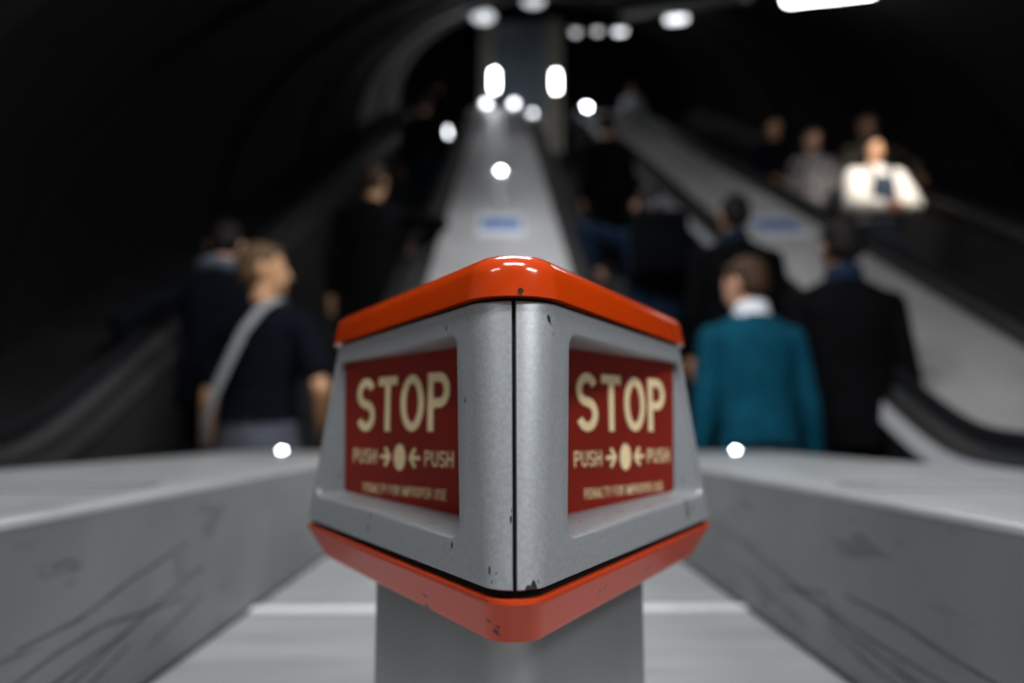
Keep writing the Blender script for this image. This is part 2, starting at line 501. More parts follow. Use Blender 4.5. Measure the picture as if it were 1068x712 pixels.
# back panel of the housing
bm = bmesh.new()
def back(hs, r):
    R0 = hs * 2 / S3; out = []
    for a, dirs in ((30, range(30, 91, 10)), (150, range(90, 151, 10))):
        cx, cy = (R0 - 2 * r) * math.cos(R(a)), (R0 - 2 * r) * math.sin(R(a))
        out += [(BX + cx + r * math.cos(R(d)), BY + cy + r * math.sin(R(d))) for d in dirs]
    return out
lo, hi = back(HB, RB), back(HT, RT)
loft(bm, [[V((x, y - .004, FZ + ZB)) for x, y in lo], [V((x, y, FZ + ZB)) for x, y in lo], [V((x, y, FZ + ZT)) for x, y in hi], [V((x, y - .004, FZ + ZT)) for x, y in hi]], False, False, False)
sobj('back_panel', bm, M['silver'])

# ------------------------------------------------------------------ escalator line functions
T30 = math.tan(R(30))
def smax(a, b, e): return .5 * (a + b + math.sqrt((a - b) ** 2 + e * e))
def smin(a, b, e): return .5 * (a + b - math.sqrt((a - b) ** 2 + e * e))
def stepline(y): return min(max(0., T30 * y - 1.53), 6.43)
def deckz(y, level=.862, e=.10): return smin(smax(level, T30 * y - .53, e), 7.46, .2)
def frange(a, b, n): return [a + (b - a) * i / n for i in range(n + 1)]

def sweep(bm, prof, ys, zf, cap=True):
    loft(bm, [[V((x, y, zf(y) + z)) for x, z in prof] for y in ys], cap, cap)

YS = frange(1.5, 3.4, 24) + frange(3.6, 13.2, 24)[0:] + frange(13.3, 14.6, 14)

# ------------------------------------------------------------------ recessed level deck and its low walls
rd = empty('recessed_deck', (0, 1.0, .70), 0, 'light grey metal deck between the two low walls, with a bright joint strip', 'deck')
def at_root(bm, root): bm.transform(Matrix.Translation(-V(root.location))); return bm
XW, XO = .42, .95
for a, b in ((-.3, 1.245), (1.275, 2.04)):
    bm = bmesh.new(); box(bm, (-XW + .003, a, .66), (XW - .003, b, .70), .002)
    obj('deck_plate', at_root(bm, rd), M['plate'], rd)
bm = bmesh.new(); box(bm, (-XW + .003, 1.246, .66), (XW - .003, 1.274, .7035), .0015)
obj('joint_strip', at_root(bm, rd), M['strip'], rd)

def low_wall(sg):
    root = empty('low_wall', (sg * .68, 1.1, 0), 0,
                 'scuffed grey metal low wall with a flat top, %s of the stop post' % ('left' if sg < 0 else 'right'), 'low wall', 'low walls either side of the stop post')
    H = .925; r = .010
    y0, y1 = -.3, 2.55
    def P(x, y, z): return V((sg * x, y, z))
    # body (side panel)
    bm = bmesh.new()
    pr = [(XW, 0.), (XW, H - r)]
    pr2 = pr + [(XW + .03, H - r), (XW + .03, 0)]
    loft(bm, [[P(x, y, z) for x, z in pr2] for y in frange(y0, y1, 6)])
    obj('side_panel', at_root(bm, root), M['wall'], root)
    bm = bmesh.new()
    pr2 = [(XO - .03, 0.), (XO - .03, H - r), (XO, H - r), (XO, 0)]
    loft(bm, [[P(x, y, z) for x, z in pr2] for y in frange(y0, y1, 6)])
    obj('outer_panel', at_root(bm, root), M['darkpanel'], root)
    bm = bmesh.new(); box(bm, (min(sg * (XW + .03), sg * (XO - .03)), y1 - .03, 0), (max(sg * (XW + .03), sg * (XO - .03)), y1, H - r))
    obj('end_panel', at_root(bm, root), M['darkpanel'], root)
    # top plate with rounded edges
    bm = bmesh.new()
    pr2 = [(XW - .0005 + r * (1 - math.cos(a)), H - r + r * math.sin(a)) for a in (R(x) for x in range(0, 91, 15))]
    pr2 += [(XO - r * (1 - math.cos(a)), H - r + r * math.sin(a)) for a in (R(x) for x in range(90, -1, -15))]
    loft(bm, [[P(x, y, z) for x, z in pr2] for y in frange(y0, y1, 8)])
    obj('top_plate', at_root(bm, root), M['top'], root, True)
    # dark seams of a hatch in the top
    bm = bmesh.new()
    for (xa, ya, xb, yb2) in ((.47, 1.02, .93, 1.028), (.47, .90, .93, .906), (.47, .906, .476, 1.02)):
        box(bm, (min(sg * xa, sg * xb), ya, H - .001), (max(sg * xa, sg * xb), yb2, H + .0006))
    obj('hatch_seam', at_root(bm, root), M['grime'], root)
    # base seam along the deck
    bm = bmesh.new(); box(bm, (min(sg * (XW - .004), sg * XW), -.3, .7005), (max(sg * (XW - .004), sg * XW), 2.0, .704))
    obj('base_seam', at_root(bm, root), M['grime'], root)
    # rubber scuffs on the side panel (y, z) polylines
    if sg > 0:
        sc = [[(1.42, .83), (1.22, .80), (1.0, .775), (.85, .765), (.6, .76)], [(1.12, .765), (1.05, .775), (.98, .772), (.88, .755), (.76, .745), (.6, .735)],
              [(1.05, .775), (1.0, .785), (.96, .79), (.93, .775)], [(1.3, .765), (1.15, .745), (1.02, .735)], [(.9, .80), (.8, .80), (.7, .79), (.6, .785)],
              [(.95, .752), (.85, .735), (.72, .727)], [(1.6, .84), (1.5, .82), (1.35, .80)]]
    else:
        sc = [[(.66, .81), (.75, .812), (.85, .83), (1.0, .85)], [(.62, .775), (.72, .79), (.8, .795), (.9, .785), (1.0, .78)], [(.62, .75), (.74, .765), (.85, .775)],
              [(.64, .735), (.76, .755), (.9, .785), (1.05, .81)], [(.72, .73), (.8, .745), (.86, .76)], [(.9, .742), (.98, .756), (1.06, .77)]]
    bm = bmesh.new()
    for pl in sc:
        pts = []
        for (a, b) in zip(pl, pl[1:]):
            for k in range(5):
                t = k / 5; pts.append((a[0] + (b[0] - a[0]) * t, a[1] + (b[1] - a[1]) * t))
        pts.append(pl[-1])
        va, vb = [], []
        for i, (y, z) in enumerate(pts):
            w = .0012 + .0014 * math.sin(math.pi * i / (len(pts) - 1)) * (.6 + .4 * math.sin(i * 1.7))
            va.append(bm.verts.new(P(XW - .0004, y, z + w))); vb.append(bm.verts.new(P(XW - .0004, y, z - w)))
        for i in range(len(pts) - 1): bm.faces.new((va[i], va[i + 1], vb[i + 1], vb[i]))
    obj('scuff_mark', at_root(bm, root), M['scuff'], root)
    mx_ = -.735 if sg < 0 else .80
    # chrome stud at the far end of the top, its glint made as a glowing dome
    bm = bmesh.new()
    lathe(bm, [(.016, H), (.016, H + .004), (.0100, H + .005), (.0100, H + .003)], (mx_, 2.46, 0), 20)
    ring = obj('wall_stud_ring', at_root(bm, root), M['chrome'], root, True)
    bm = bmesh.new(); lathe(bm, [(.0095, H + .003), (.0095, H + .005), (.008, H + .009), (.004, H + .011), (.001, H + .0115)], (mx_, 2.46, 0), 20)
    obj('wall_stud_glint', at_root(bm, root), M['smallglow'], root, True)
M['scuff'] = mat('rubber_scuff', (.07, .07, .075), .6, 0, .3, 60)
low_wall(-1); low_wall(1)

# ------------------------------------------------------------------ inclined decks between the escalators
def stripe(bm, x0, x1, ya, yb, zf, lift):
    loft(bm, [[V((x0, y, zf(y) + lift)), V((x1, y, zf(y) + lift)), V((x1, y, zf(y) + .0005)), V((x0, y, zf(y) + .0005))] for y in frange(ya, yb, 4)])

def cdz(y): return smin(smax(.70, T30 * y - .483, .04), 7.50, .2)
cd = empty('escalator_deck', (0, 2.3, .7), 0, 'central sloping metal deck rising between the two up escalators, behind the stop post', 'escalator deck', 'sloping decks between the escalators')
bm = bmesh.new(); sweep(bm, [(-XW, 0), (XW, 0), (XW, -.06), (-XW, -.06)], frange(2.045, 2.6, 8) + frange(2.9, 13.2, 20) + frange(13.3, 14.3, 8), cdz)
obj('deck_surface', at_root(bm, cd), M['deck'], cd, True)
def notice(root, xc, w, ya, zf, nm='safety_notice'):
    bm = bmesh.new(); stripe(bm, xc - w / 2, xc + w / 2, ya, ya + .55, zf, .003)
    n = obj(nm, at_root(bm, root), M['white'], root); n['label'] = 'white notice with a blue band'
    bm = bmesh.new(); stripe(bm, xc - w / 2 + .02, xc + w / 2 - .02, ya + .14, ya + .42, zf, .0045)
    obj('blue_band', at_root(bm, root), M['blue'], n)
notice(cd, 0, .34, 4.92, cdz)
for y in (5.75, 6.97):
    bm = bmesh.new(); lathe(bm, [(.045, 0), (.045, .018), (.034, .026)], (0, y, cdz(y)), 18)
    f = obj('stud_base', at_root(bm, cd), M['chrome'], cd, True)
    if y > 6:
        bm = bmesh.new(); lathe(bm, [(.030, .026), (.028, .044), (.018, .058), (.004, .063)], (0, y, cdz(y)), 18)
        obj('stud_glint', at_root(bm, cd), M['smallglow'], f, True)  # glowing dome imitates a bright highlight on the stud
    else:
        bm = bmesh.new(); lathe(bm, [(.034, .024), (.028, .034), (.012, .04), (.002, .041)], (0, y, cdz(y)), 18)
        obj('stud_dome', at_root(bm, cd), M['white'], f, True)

def side_deck(x0, x1, label, nt=False, m='deck'):
    root = empty('escalator_deck', ((x0 + x1) / 2, 2.3, .9), 0, label, 'escalator deck', 'sloping decks between the escalators')
    bm = bmesh.new(); sweep(bm, [(x0, 0), (x1, 0), (x1, -.06), (x0, -.06)], YS, deckz)
    obj('deck_surface', at_root(bm, root), M[m], root, True)
    bm = bmesh.new(); box(bm, (x0, 1.5, 0), (x1, 1.56, .80))
    obj('end_panel', at_root(bm, root), M['darkpanel'], root)
    if nt: notice(root, (x0 + x1) / 2 + .05, .36, 5.08, deckz)
    return root
side_deck(1.70, 2.45, 'broad grey sloping deck between the people going up and those coming down', True)
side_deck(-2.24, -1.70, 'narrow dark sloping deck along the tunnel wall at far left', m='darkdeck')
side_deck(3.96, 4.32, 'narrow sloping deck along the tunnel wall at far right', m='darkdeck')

# ------------------------------------------------------------------ escalators
STEP_ME = {}
def step_mesh(w):
    if w in STEP_ME: return STEP_ME[w]
    bm = bmesh.new()
    n = 24
    # ribbed tread
    for i in range(n):
        x = -w / 2 + w * (i + .5) / n
        box(bm, (x - w / n * .3, 0, -.012), (x + w / n * .3, .4, 0))
    box(bm, (-w / 2, 0, -.03), (w / 2, .4, -.012)); box(bm, (-w / 2, 0, -.24), (w / 2, .02, -.03))
    me = bpy.data.meshes.new('step'); bm.to_mesh(me); bm.free(); me.materials.append(M['step'])
    STEP_ME[w] = me
    return me

def rail_path(x, ystart, yend, lift):
    pts = []
    r = .16
    zc = deckz(ystart) + lift - r
    for k in range(9):
        a = -math.pi / 2 - math.pi * k / 8
        pts.append(V((x, ystart + r * math.cos(a) * 1.0, zc + r * math.sin(a))))
    for y in [v for v in YS if ystart + .06 < v < yend]: pts.append(V((x, y, deckz(y) + lift)))
    return pts

def escalator(label, x0, x1, xl, xr, ysl, ysr, lp, rp):
    """steps between x0 and x1; balustrades out to xl and xr, starting at ysl and ysr"""
    root = empty('escalator', ((x0 + x1) / 2, 2.65, 0), 0, label, 'escalator', 'escalators')
    w = x1 - x0
    for i in range(28):
        o = link('step', step_mesh(round(w - .03, 3)), root)
        o.location = (0, .4 * i, .231 * (i + .5))
    for sgn, xi, xo, ys, pm in ((-1, x0, xl, ysl, lp), (1, x1, xr, ysr, rp)):
        yy = [ys] + [v for v in YS if v > ys + .02]
        xm = (xi + xo) / 2
        bm = bmesh.new()
        loft(bm, [[V((xi, y, max(0, stepline(y) - .25))), V((xi, y, deckz(y) - .005)), V((xi + sgn * .03, y, deckz(y) - .005)), V((xi + sgn * .03, y, max(0, stepline(y) - .25)))] for y in yy])
        bp = obj('balustrade_panel', at_root(bm, root), pm, root)
        bm = bmesh.new()
        sweep(bm, [(xi, -.003), (xi, .02), (xo, .02), (xo, -.003)], yy, deckz)
        obj('balustrade_top', at_root(bm, root), M['bronze'], root)
        bm = bmesh.new()
        sweep(bm, [(xi - sgn * .022, -.055), (xi - sgn * .004, .012), (xi, .012), (xi, -.055)], yy, deckz)
        obj('edge_trim', at_root(bm, root), M['trim'] if 1.4 < xi < 1.6 else (M['panel'] if xi < -1.4 else M['bronze']), root)
        bm = bmesh.new()
        sweep(bm, [(xo, -.003), (xo, -.26), (xo - sgn * .03, -.26), (xo - sgn * .03, -.003)], yy, deckz)
        obj('outer_skirt', at_root(bm, root), M['bronze'], root)
        bm = bmesh.new()
        sweep(bm, [(xm + sgn * .045, .021), (xm + sgn * .045, .050), (xm - sgn * .045, .050), (xm - sgn * .045, .021)], [v for v in yy if v > ys + .1], deckz)
        obj('chrome_trim', at_root(bm, root), M['chrome'], root)
        bm = bmesh.new()
        tube(bm, rail_path(xm, ys + .16, 14.4, .078), .040, 12, .62, V((1, 0, 0)))
        bm2 = bm
        for v in bm2.verts: v.co.x = xm + (v.co.x - xm) * 1.0
        obj('handrail', at_root(bm, root), M['rubber'], root, True)
    return root
escalator('escalator going up on the right, carrying the people in suits', .63, 1.50, XW + .002, 1.698, 2.58, 1.6, M['darkpanel'], M['darkpanel'])
escalator('escalator on the left, carrying the dark-clothed people beside the tunnel wall', -1.50, -.63, -1.698, -XW - .002, 1.6, 2.58, M['panel'], M['darkpanel'])
escalator('escalator at far right carrying the people who face the camera', 2.66, 3.76, 2.452, 3.958, 1.6, 1.6, M['darkpanel'], M['panel'])

# ------------------------------------------------------------------ setting
def structure(name, bm, m, smooth=False):
    o = obj(name, bm, m, None, smooth); o['kind'] = 'structure'; return o
VX, VR, VH = 1.04, 3.30, 2.3
def vault_sec(y):
    s = smax(0, T30 * y - 1.53, .1); lo = max(0, stepline(y) - .3)
    pts = [V((VX - VR, y, lo)), V((VX - VR, y, s + .5))]
    for k in range(25):
        a = math.pi - math.pi * k / 24
        pts.append(V((VX + VR * math.cos(a), y, s + 1.0 + VH * math.sin(a))))
    pts += [V((VX + VR, y, s + .5)), V((VX + VR, y, lo))]
    return pts
bm = bmesh.new(); loft(bm, [vault_sec(y) for y in frange(2.3, 11.0, 15)], False, False, False)
structure('ceiling', bm, M['vault'], True)
UY = frange(11.0, 15.2, 8)
bm = bmesh.new(); loft(bm, [vault_sec(y)[:11] for y in UY], False, False, False); structure('wall_left_upper', bm, M['vault_lit'], True)
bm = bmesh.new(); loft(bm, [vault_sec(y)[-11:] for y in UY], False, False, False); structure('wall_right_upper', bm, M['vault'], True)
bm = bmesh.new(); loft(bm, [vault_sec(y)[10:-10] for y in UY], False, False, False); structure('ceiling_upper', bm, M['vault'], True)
bm = bmesh.new(); loft(bm, [vault_sec(y) for y in frange(15.2, 18.0, 5)], False, False, False)
structure('ceiling_landing', bm, M['vault'], True)
# ribs of the vault
bm = bmesh.new()
for y in frange(3.2, 17.6, 12)[::2]:
    a, b = vault_sec(y), vault_sec(y + .07)
    c = V((VX, 0, 0))
    def inn(p, d=.05):
        q = p.copy(); s = max(0, T30 * p.y - 1.53) + 1.0
        v = V((p.x - VX, 0, max(0, p.z - s))); 
        return p - v.normalized() * d
    loft(bm, [a, [inn(p) for p in a], [inn(p) for p in b], b], False, False, False)
structure('trim_1', bm, M['vault'], True)
bm = bmesh.new(); box(bm, (-4.6, -4.0, -.1), (5.6, 2.9, 0)); structure('floor', bm, M['floor'])
bm = bmesh.new(); box(bm, (VX - VR - .3, 13.86, 6.3), (VX + VR + .3, 18.2, 6.43)); structure('floor_upper', bm, M['floor'])
bm = bmesh.new(); box(bm, (-4.7, -4.1, -.1), (5.7, -4.0, 3.3)); structure('wall_back', bm, M['plaster'])
bm = bmesh.new(); box(bm, (-4.7, -4.0, -.1), (-4.6, 2.4, 3.3)); structure('wall_left', bm, M['plaster'])
bm = bmesh.new(); box(bm, (5.6, -4.0, -.1), (5.7, 2.4, 3.3)); structure('wall_right', bm, M['plaster'])
bm = bmesh.new(); box(bm, (-4.7, -4.1, 3.25), (5.7, 2.4, 3.35)); structure('ceiling_concourse', bm, M['plaster'])
# mouth of the shaft
bm = bmesh.new()
sec = [p for p in vault_sec(2.3)]
outer = [V((-4.6, 2.3, 0)), V((-4.6, 2.3, 1.0))] + [V((max(-4.6, min(5.6, VX + 9 * math.cos(math.pi - math.pi * k / 24))), 2.3, 1.0 + 2.35 * min(1, 1.6 * math.sin(math.pi * k / 24)))) for k in range(25)] + [V((5.6, 2.3, 1.0)), V((5.6, 2.3, 0))]
loft(bm, [sec, outer], False, False, False)
structure('wall_front', bm, M['vault'])
# upper end wall with a pier between two dark arches
bm = bmesh.new(); box(bm, (VX - VR - .2, 18.0, 6.3), (VX + VR + .2, 18.1, 13.2)); structure('wall_end', bm, M['vault'])
pier = empty('pier', (.5, 17.4, 6.43), 0, 'blue-grey panelled pier with two pale pilasters at the top of the escalators', 'pier')
bm = bmesh.new(); box(bm, (-.15, 17.3, 6.43), (1.15, 17.7, 11.4), .02); obj('pier_panel', at_root(bm, pier), M['pier'], pier)
for x in (-.35, 1.35):
    bm = bmesh.new(); box(bm, (x - .2, 17.15, 6.43), (x + .2, 17.7, 11.4), .03); obj('pilaster', at_root(bm, pier), M['beige'], pier)
bm = bmesh.new(); box(bm, (-.15, 17.2, 8.55), (1.15, 17.3, 8.75), .01); obj('cross_rail', at_root(bm, pier), M['beige'], pier)

# ------------------------------------------------------------------ lamps
def fluoro(x, y, z, L, lab, glow='tube'):
    root = empty('fluorescent_light', (x, y, z), 0, lab, 'light', 'strip lights along the tunnel roof')
    c, s = math.cos(R(30)), math.sin(R(30))
    rot = Matrix.Rotation(R(30), 4, 'X')
    bm = bmesh.new(); box(bm, (-.10, -L / 2 - .03, .035), (.10, L / 2 + .03, .085), .01); bm.transform(rot); obj('housing', bm, M['fitting'], root)
    bm = bmesh.new(); tube(bm, [(0, -L / 2, 0), (0, L / 2, 0)], .055, 14); bm.transform(rot); obj('diffuser', bm, M[glow], root, True)
    for e in (-L / 2 * .7, L / 2 * .7):
        bm = bmesh.new(); tube(bm, [V((0, e * c, e * s + .05)), V((0, e * c, e * s + .85))], .009, 8); obj('hanger', bm, M['fitting'], root)
fluoro(2.6, 5.35, 4.47, 1.55, 'brightest strip light near the top right, nearest of the row')
fluoro(2.68, 10.3, 7.25, 1.0, 'second strip light from the top right, over the sloping deck', 'fartube')
fluoro(2.55, 14.5, 9.50, 1.0, 'third strip light from the top right, small and far', 'fartube')
fluoro(1.88, 13.2, 8.74, .4, 'fourth strip light from the top right, dim and far up the tunnel', 'dimtube')
fluoro(1.40, 12.7, 8.42, .4, 'farthest strip light of the row, beside the pier', 'dimtube')
# trough along the row
bm = bmesh.new(); tube(bm, [V((2.35, 6.4, 5.15)), V((2.35, 13.2, 9.07))], .07, 4); tag(obj('cable_trough', bm, M['trough']), 'dull grey cable trough running beside the strip lights under the roof', 'trough')

def pendant(x, y, z, rx, h, lab):
    root = empty('pendant_lamp', (x, y, z), 0, lab, 'lamp', 'hanging lamps near the top of the picture')
    bm = bmesh.new(); lathe(bm, [(.01, -h), (rx * .7, -h * .9), (rx, -h * .3), (rx, 0), (rx * .8, .02), (.01, .03)], n=24)
    obj('lamp_shade', bm, M['softtube'], root, True)
    bm = bmesh.new(); lathe(bm, [(.012, .03), (.012, .62)], n=8); obj('stem', bm, M['fitting'], root)
    bm = bmesh.new(); lathe(bm, [(rx * .85, .02), (rx * .5, .07), (.02, .09)], n=24); obj('lamp_cap', bm, M['fitting'], root, True)
pendant(-.36, 13.4, 9.15, .22, .05, 'oval hanging lamp at the top centre, left of the pier')
pendant(.60, 12.5, 8.93, .20, .05, 'hanging lamp cut by the top edge of the picture above the pier')

def uplighter(x, y, zb, ztop, lab, h=.42, r=.055, glow='lamp'):
    root = empty('uplighter', (x, y, zb), 0, lab, 'lamp', 'column lamps at the head of the escalators')
    bm = bmesh.new(); lathe(bm, [(.11, 0), (.11, .03), (.05, .06), (.03, .12), (.03, ztop - h / 2 - zb - .05), (.06, ztop - h / 2 - zb - .02), (.06, ztop - h / 2 - zb)], n=18)
    obj('column', bm, M['bronze'], root, True)
    bm = bmesh.new(); lathe(bm, [(r, ztop - zb - h / 2), (r * 1.05, ztop - zb), (r, ztop - zb + h / 2), (r * .5, ztop - zb + h / 2 + .03)], n=18)
    obj('glass_cylinder', bm, M[glow], root, True)
uplighter(-.14, 14.15, 7.49, 8.16, 'tall bright column lamp at the head of the central deck')
uplighter(1.20, 14.9, 6.43, 8.53, 'tall bright column lamp right of the central deck, at the head of the escalator')

def bollard(x, y, z, r, lab, base='bronze', glow='smallglow'):
    root = empty('marker_lamp', (x, y, z), 0, lab, 'lamp', 'small round lamps beside the escalators')
    bm = bmesh.new(); lathe(bm, [(r * 1.3, 0), (r * 1.3, .03), (r * .9, .045)], n=16); obj('lamp_base', bm, M[base], root, True)
    bm = bmesh.new(); lathe(bm, [(r * .8, .04), (r, .04 + r * .8), (r * .8, .04 + r * 1.5), (r * .1, .04 + r * 1.9)], n=16); obj('globe', bm, M[glow], root, True)
bollard(-.30, 13.75, cdz(13.75) + .003, .075, 'small round lamp at the left top corner of the central deck', glow='midlamp')
bollard(.26, 13.75, cdz(13.75) + .003, .075, 'small round lamp at the right top corner of the central deck', glow='midlamp')
bollard(.545, 12.0, deckz(12.0) + .01, .05, 'faint round lamp on the balustrade right of the central deck', glow='dimlamp')
bollard(1.65, 13.2, deckz(13.2) + .01, .055, 'round lamp right of the tall column lamps at the escalator head')
uplighter(-1.16, 14.7, 6.43, 7.28, 'short column lamp at the head of the left escalator', .16, .06, 'dimlamp')
uplighter(1.60, 14.7, 6.43, 7.16, 'short column lamp at the head of the right-hand escalator of suits', .16, .06, 'dimlamp')

# ------------------------------------------------------------------ PEOPLE
def bmball(bm, c, rad, rot=None, n=14):
    r = bmesh.ops.create_uvsphere(bm, u_segments=n, v_segments=n // 2 + 3, radius=1)
    m = (rot.to_4x4() if rot is not None else Matrix.Identity(4))
    for v in r['verts']:
        p = V((v.co.x * rad[0], v.co.y * rad[1], v.co.z * rad[2])); v.co = V(c) + (m @ p)
def capsule(bm, p0, r0, p1, r1, n=12):
    p0, p1 = V(p0), V(p1); d = (p1 - p0); L = d.length; d.normalize()
    s = d.orthogonal().normalized(); u = d.cross(s)
    prof = []
    for k in range(1, 5): a = math.pi / 2 * (k / 4 - 1); prof.append((r0 * math.cos(a), r0 * math.sin(a)))
    for k in range(0, 4): a = math.pi / 2 * k / 4; prof.append((r1 * math.cos(a), L + r1 * math.sin(a)))
    loft(bm, [[p0 + d * z + s * (r * math.cos(2 * math.pi * k / n)) + u * (r * math.sin(2 * math.pi * k / n)) for k in range(n)] for r, z in prof])
def rings(bm, rr, T, n=20):
    """rr: (cx, cy, z, rx, ry) ; T maps a point"""
    loft(bm, [[T(V((cx + rx * math.cos(2 * math.pi * k / n), cy + ry * math.sin(2 * math.pi * k / n), z))) for k in range(n)] for cx, cy, z, rx, ry in rr])

def remesh(name, bm, vox, mats, parent, scale, smooth_it=3, noise=0.):
    bmesh.ops.recalc_face_normals(bm, faces=bm.faces)
    me = bpy.data.meshes.new('tmp'); bm.to_mesh(me); bm.free()
    t = bpy.data.objects.new('tmp', me); COL.objects.link(t)
    md = t.modifiers.new('r', 'REMESH'); md.mode = 'VOXEL'; md.voxel_size = vox; md.use_smooth_shade = True
    if smooth_it:
        sm = t.modifiers.new('s', 'SMOOTH'); sm.factor = .5; sm.iterations = smooth_it
    dg = bpy.context.evaluated_depsgraph_get(); dg.update()
    nm = bpy.data.meshes.new_from_object(t.evaluated_get(dg))
    bpy.data.objects.remove(t); bpy.data.meshes.remove(me)
    nm.name = name; nm.materials.clear()
    for k in mats: nm.materials.append(k)
    nm.transform(Matrix.Scale(scale, 4))
    nm.polygons.foreach_set('use_smooth', [True] * len(nm.polygons))
    return link(name, nm, parent)

def ik(S, W, a, b, pole):
    d = W - S; L = min(d.length, (a + b) * .995); d.normalize()
    W2 = S + d * L
    x = (a * a - b * b + L * L) / (2 * L); h = math.sqrt(max(0, a * a - x * x))
    p = pole - d * pole.dot(d)
    if p.length < 1e-4: p = V((0, -1, 0))
    return S + d * x + p.normalized() * h, W2

def person(label, loc, heading, H, top, bottom, hair, skin, head=(0, 0, 0), lean=0., side=0., arms=None, coat=.80,
           sleeve='long', topname='jacket', hairstyle='short', collar=None, fine=True, width=1., extra=None, group=None, skirt=False):
    """built 1.75 m tall facing +Y, then scaled; heading turns it; head=(yaw, pitch, roll) in degrees"""
    k = H / 1.75
    root = empty('person', loc, R(heading), label, 'person', group)
    hip = V((0, 0, .95))
    RL = Matrix.Rotation(R(-lean), 3, 'X') @ Matrix.Rotation(R(side), 3, 'Y')
    def T(p):
        w = max(0., min(1., (p.z - .88) / .25))
        q = RL @ (p - hip) + hip
        return p.lerp(q, w)
    W_ = width
    def P(x, y, z): return T(V((x, y, z)))
    nb = T(V((0, -.01, 1.485)))
    RH = RL.inverted().lerp(Matrix.Identity(3), .35).normalized() if False else Matrix.Identity(3)
    RH = Matrix.Rotation(R(head[0]), 3, 'Z') @ Matrix.Rotation(R(-head[1]), 3, 'X') @ Matrix.Rotation(R(head[2]), 3, 'Y')
    def HD(x, y, z): return nb + RH @ V((x, y, z - 1.50))
    vb = .0055 if fine else .009
    vc = .010 if fine else .014
    # arms
    A = {}
    for s, key in ((-1, 'L'), (1, 'R')):
        S = P(s * .176 * W_, 0, 1.382)
        tgt, pole, palm = (arms or {}).get(key, (None, None, None))
        if tgt is None: tgt, pole, palm = (s * .26, .03, .83), (s * .3, -1, 0), (-s, 0, 0)
        E, Wr = ik(S, V(tgt), .295, .265, V(pole))
        A[key] = (S, E, Wr, V(palm))
    # ---- body: one continuous surface
    bm = bmesh.new()
    bmball(bm, (0, -.005, .94), (.160 * W_, .112, .115))
    rings(bm, [(0, 0, .88, .14 * W_, .10), (0, 0, 1.0, .145 * W_, .10), (0, .005, 1.12, .135 * W_, .095), (0, .005, 1.26, .155 * W_, .108), (0, 0, 1.37, .165 * W_, .102),
               (0, -.005, 1.43, .115 * W_, .075), (0, -.008, 1.475, .065, .06)], T)
    for s, key in ((-1, 'L'), (1, 'R')):
        S, E, Wr, pal = A[key]
        bmball(bm, P(s * .160 * W_, 0, 1.375), (.06, .058, .058))
        capsule(bm, P(s * .045, -.012, 1.452), .046, P(s * .145 * W_, -.004, 1.385), .050)
        capsule(bm, S, .047, E, .037); capsule(bm, E, .038, Wr, .026)
        # leg
        capsule(bm, (s * .088, 0, .90), .085, (s * .098, .015, .50), .054); capsule(bm, (s * .098, .012, .50), .054, (s * .10, -.02, .28), .050)
        capsule(bm, (s * .10, -.02, .30), .052, (s * .10, -.025, .085), .034); capsule(bm, (s * .10, -.03, .045), .036, (s * .112, .14, .03), .026)
        # hand
        d = (Wr - E).normalized(); n = (pal - d * pal.dot(d)).normalized(); lat = d.cross(n).normalized()
        if lat.dot(V((0, 1, 0))) < 0 and abs(lat.y) > .3: lat = -lat       # lat points to the thumb side (forwards)
        elif abs(lat.y) <= .3 and lat.z < 0: lat = -lat
        rot = Matrix((lat, d, n)).transposed()
        capsule(bm, Wr - d * .02, .026, Wr + d * .02, .025)
        bmball(bm, Wr + d * .048, (.041, .052, .0165), rot)
        for off, L, r in ((.030, .068, .0085), (.0102, .077, .0088), (-.0100, .071, .0085), (-.0295, .054, .0076)):
            b0 = Wr + d * .083 + lat * off
            d1 = (d * .9 + n * .44 + lat * off * 1.6).normalized(); b1 = b0 + d1 * L * .45
            d2 = (d * .45 + n * .9).normalized(); b2 = b1 + d2 * L * .33
            d3 = (n * .95 - d * .15).normalized(); b3 = b2 + d3 * L * .26
            capsule(bm, b0 - d * .02, r, b1, r * .96, 8); capsule(bm, b1, r * .96, b2, r * .9, 8); capsule(bm, b2, r * .9, b3, r * .8, 8)
        t0 = Wr + d * .022 + lat * .026; t1 = t0 + (lat * .75 + d * .6 + n * .25).normalized() * .036; t2 = t1 + (lat * .15 + d * .9 + n * .45).normalized() * .030
        capsule(bm, t0, .0135, t1, .0105, 8); capsule(bm, t1, .0105, t2, .0085, 8)
    # neck and head
    capsule(bm, P(0, -.012, 1.43), .056, HD(0, .004, 1.565), .052)
    HR = RH
    bmball(bm, HD(0, -.004, 1.657), (.0755, .095, .098), HR, 20)
    bmball(bm, HD(0, .040, 1.600), (.056, .056, .068), HR, 16)
    bmball(bm, HD(0, .062, 1.560), (.030, .030, .022), HR)
    bmball(bm, HD(0, .070, 1.672), (.052, .020, .016), HR)                       # brow
    capsule(bm, HD(0, .088, 1.655), .0085, HD(0, .106, 1.612), .0125, 8)          # nose
    for s in (-1, 1):
        bmball(bm, HD(s * .0155, .093, 1.609), (.009, .011, .008), HR, 8)
        bmball(bm, HD(s * .034, .060, 1.620), (.026, .020, .024), HR, 10)         # cheek
        bmball(bm, HD(s * .077, -.004, 1.637), (.011, .021, .032), HR @ Matrix.Rotation(R(s * 16), 3, 'Z'), 10)   # ear
        bmball(bm, HD(s * .033, .079, 1.648), (.0135, .0110, .0100), HR, 10)      # eyeball
    bmball(bm, HD(0, .0870, 1.581), (.023, .010, .0050), HR, 10); bmball(bm, HD(0, .0862, 1.573), (.020, .010, .0052), HR, 10)   # lips
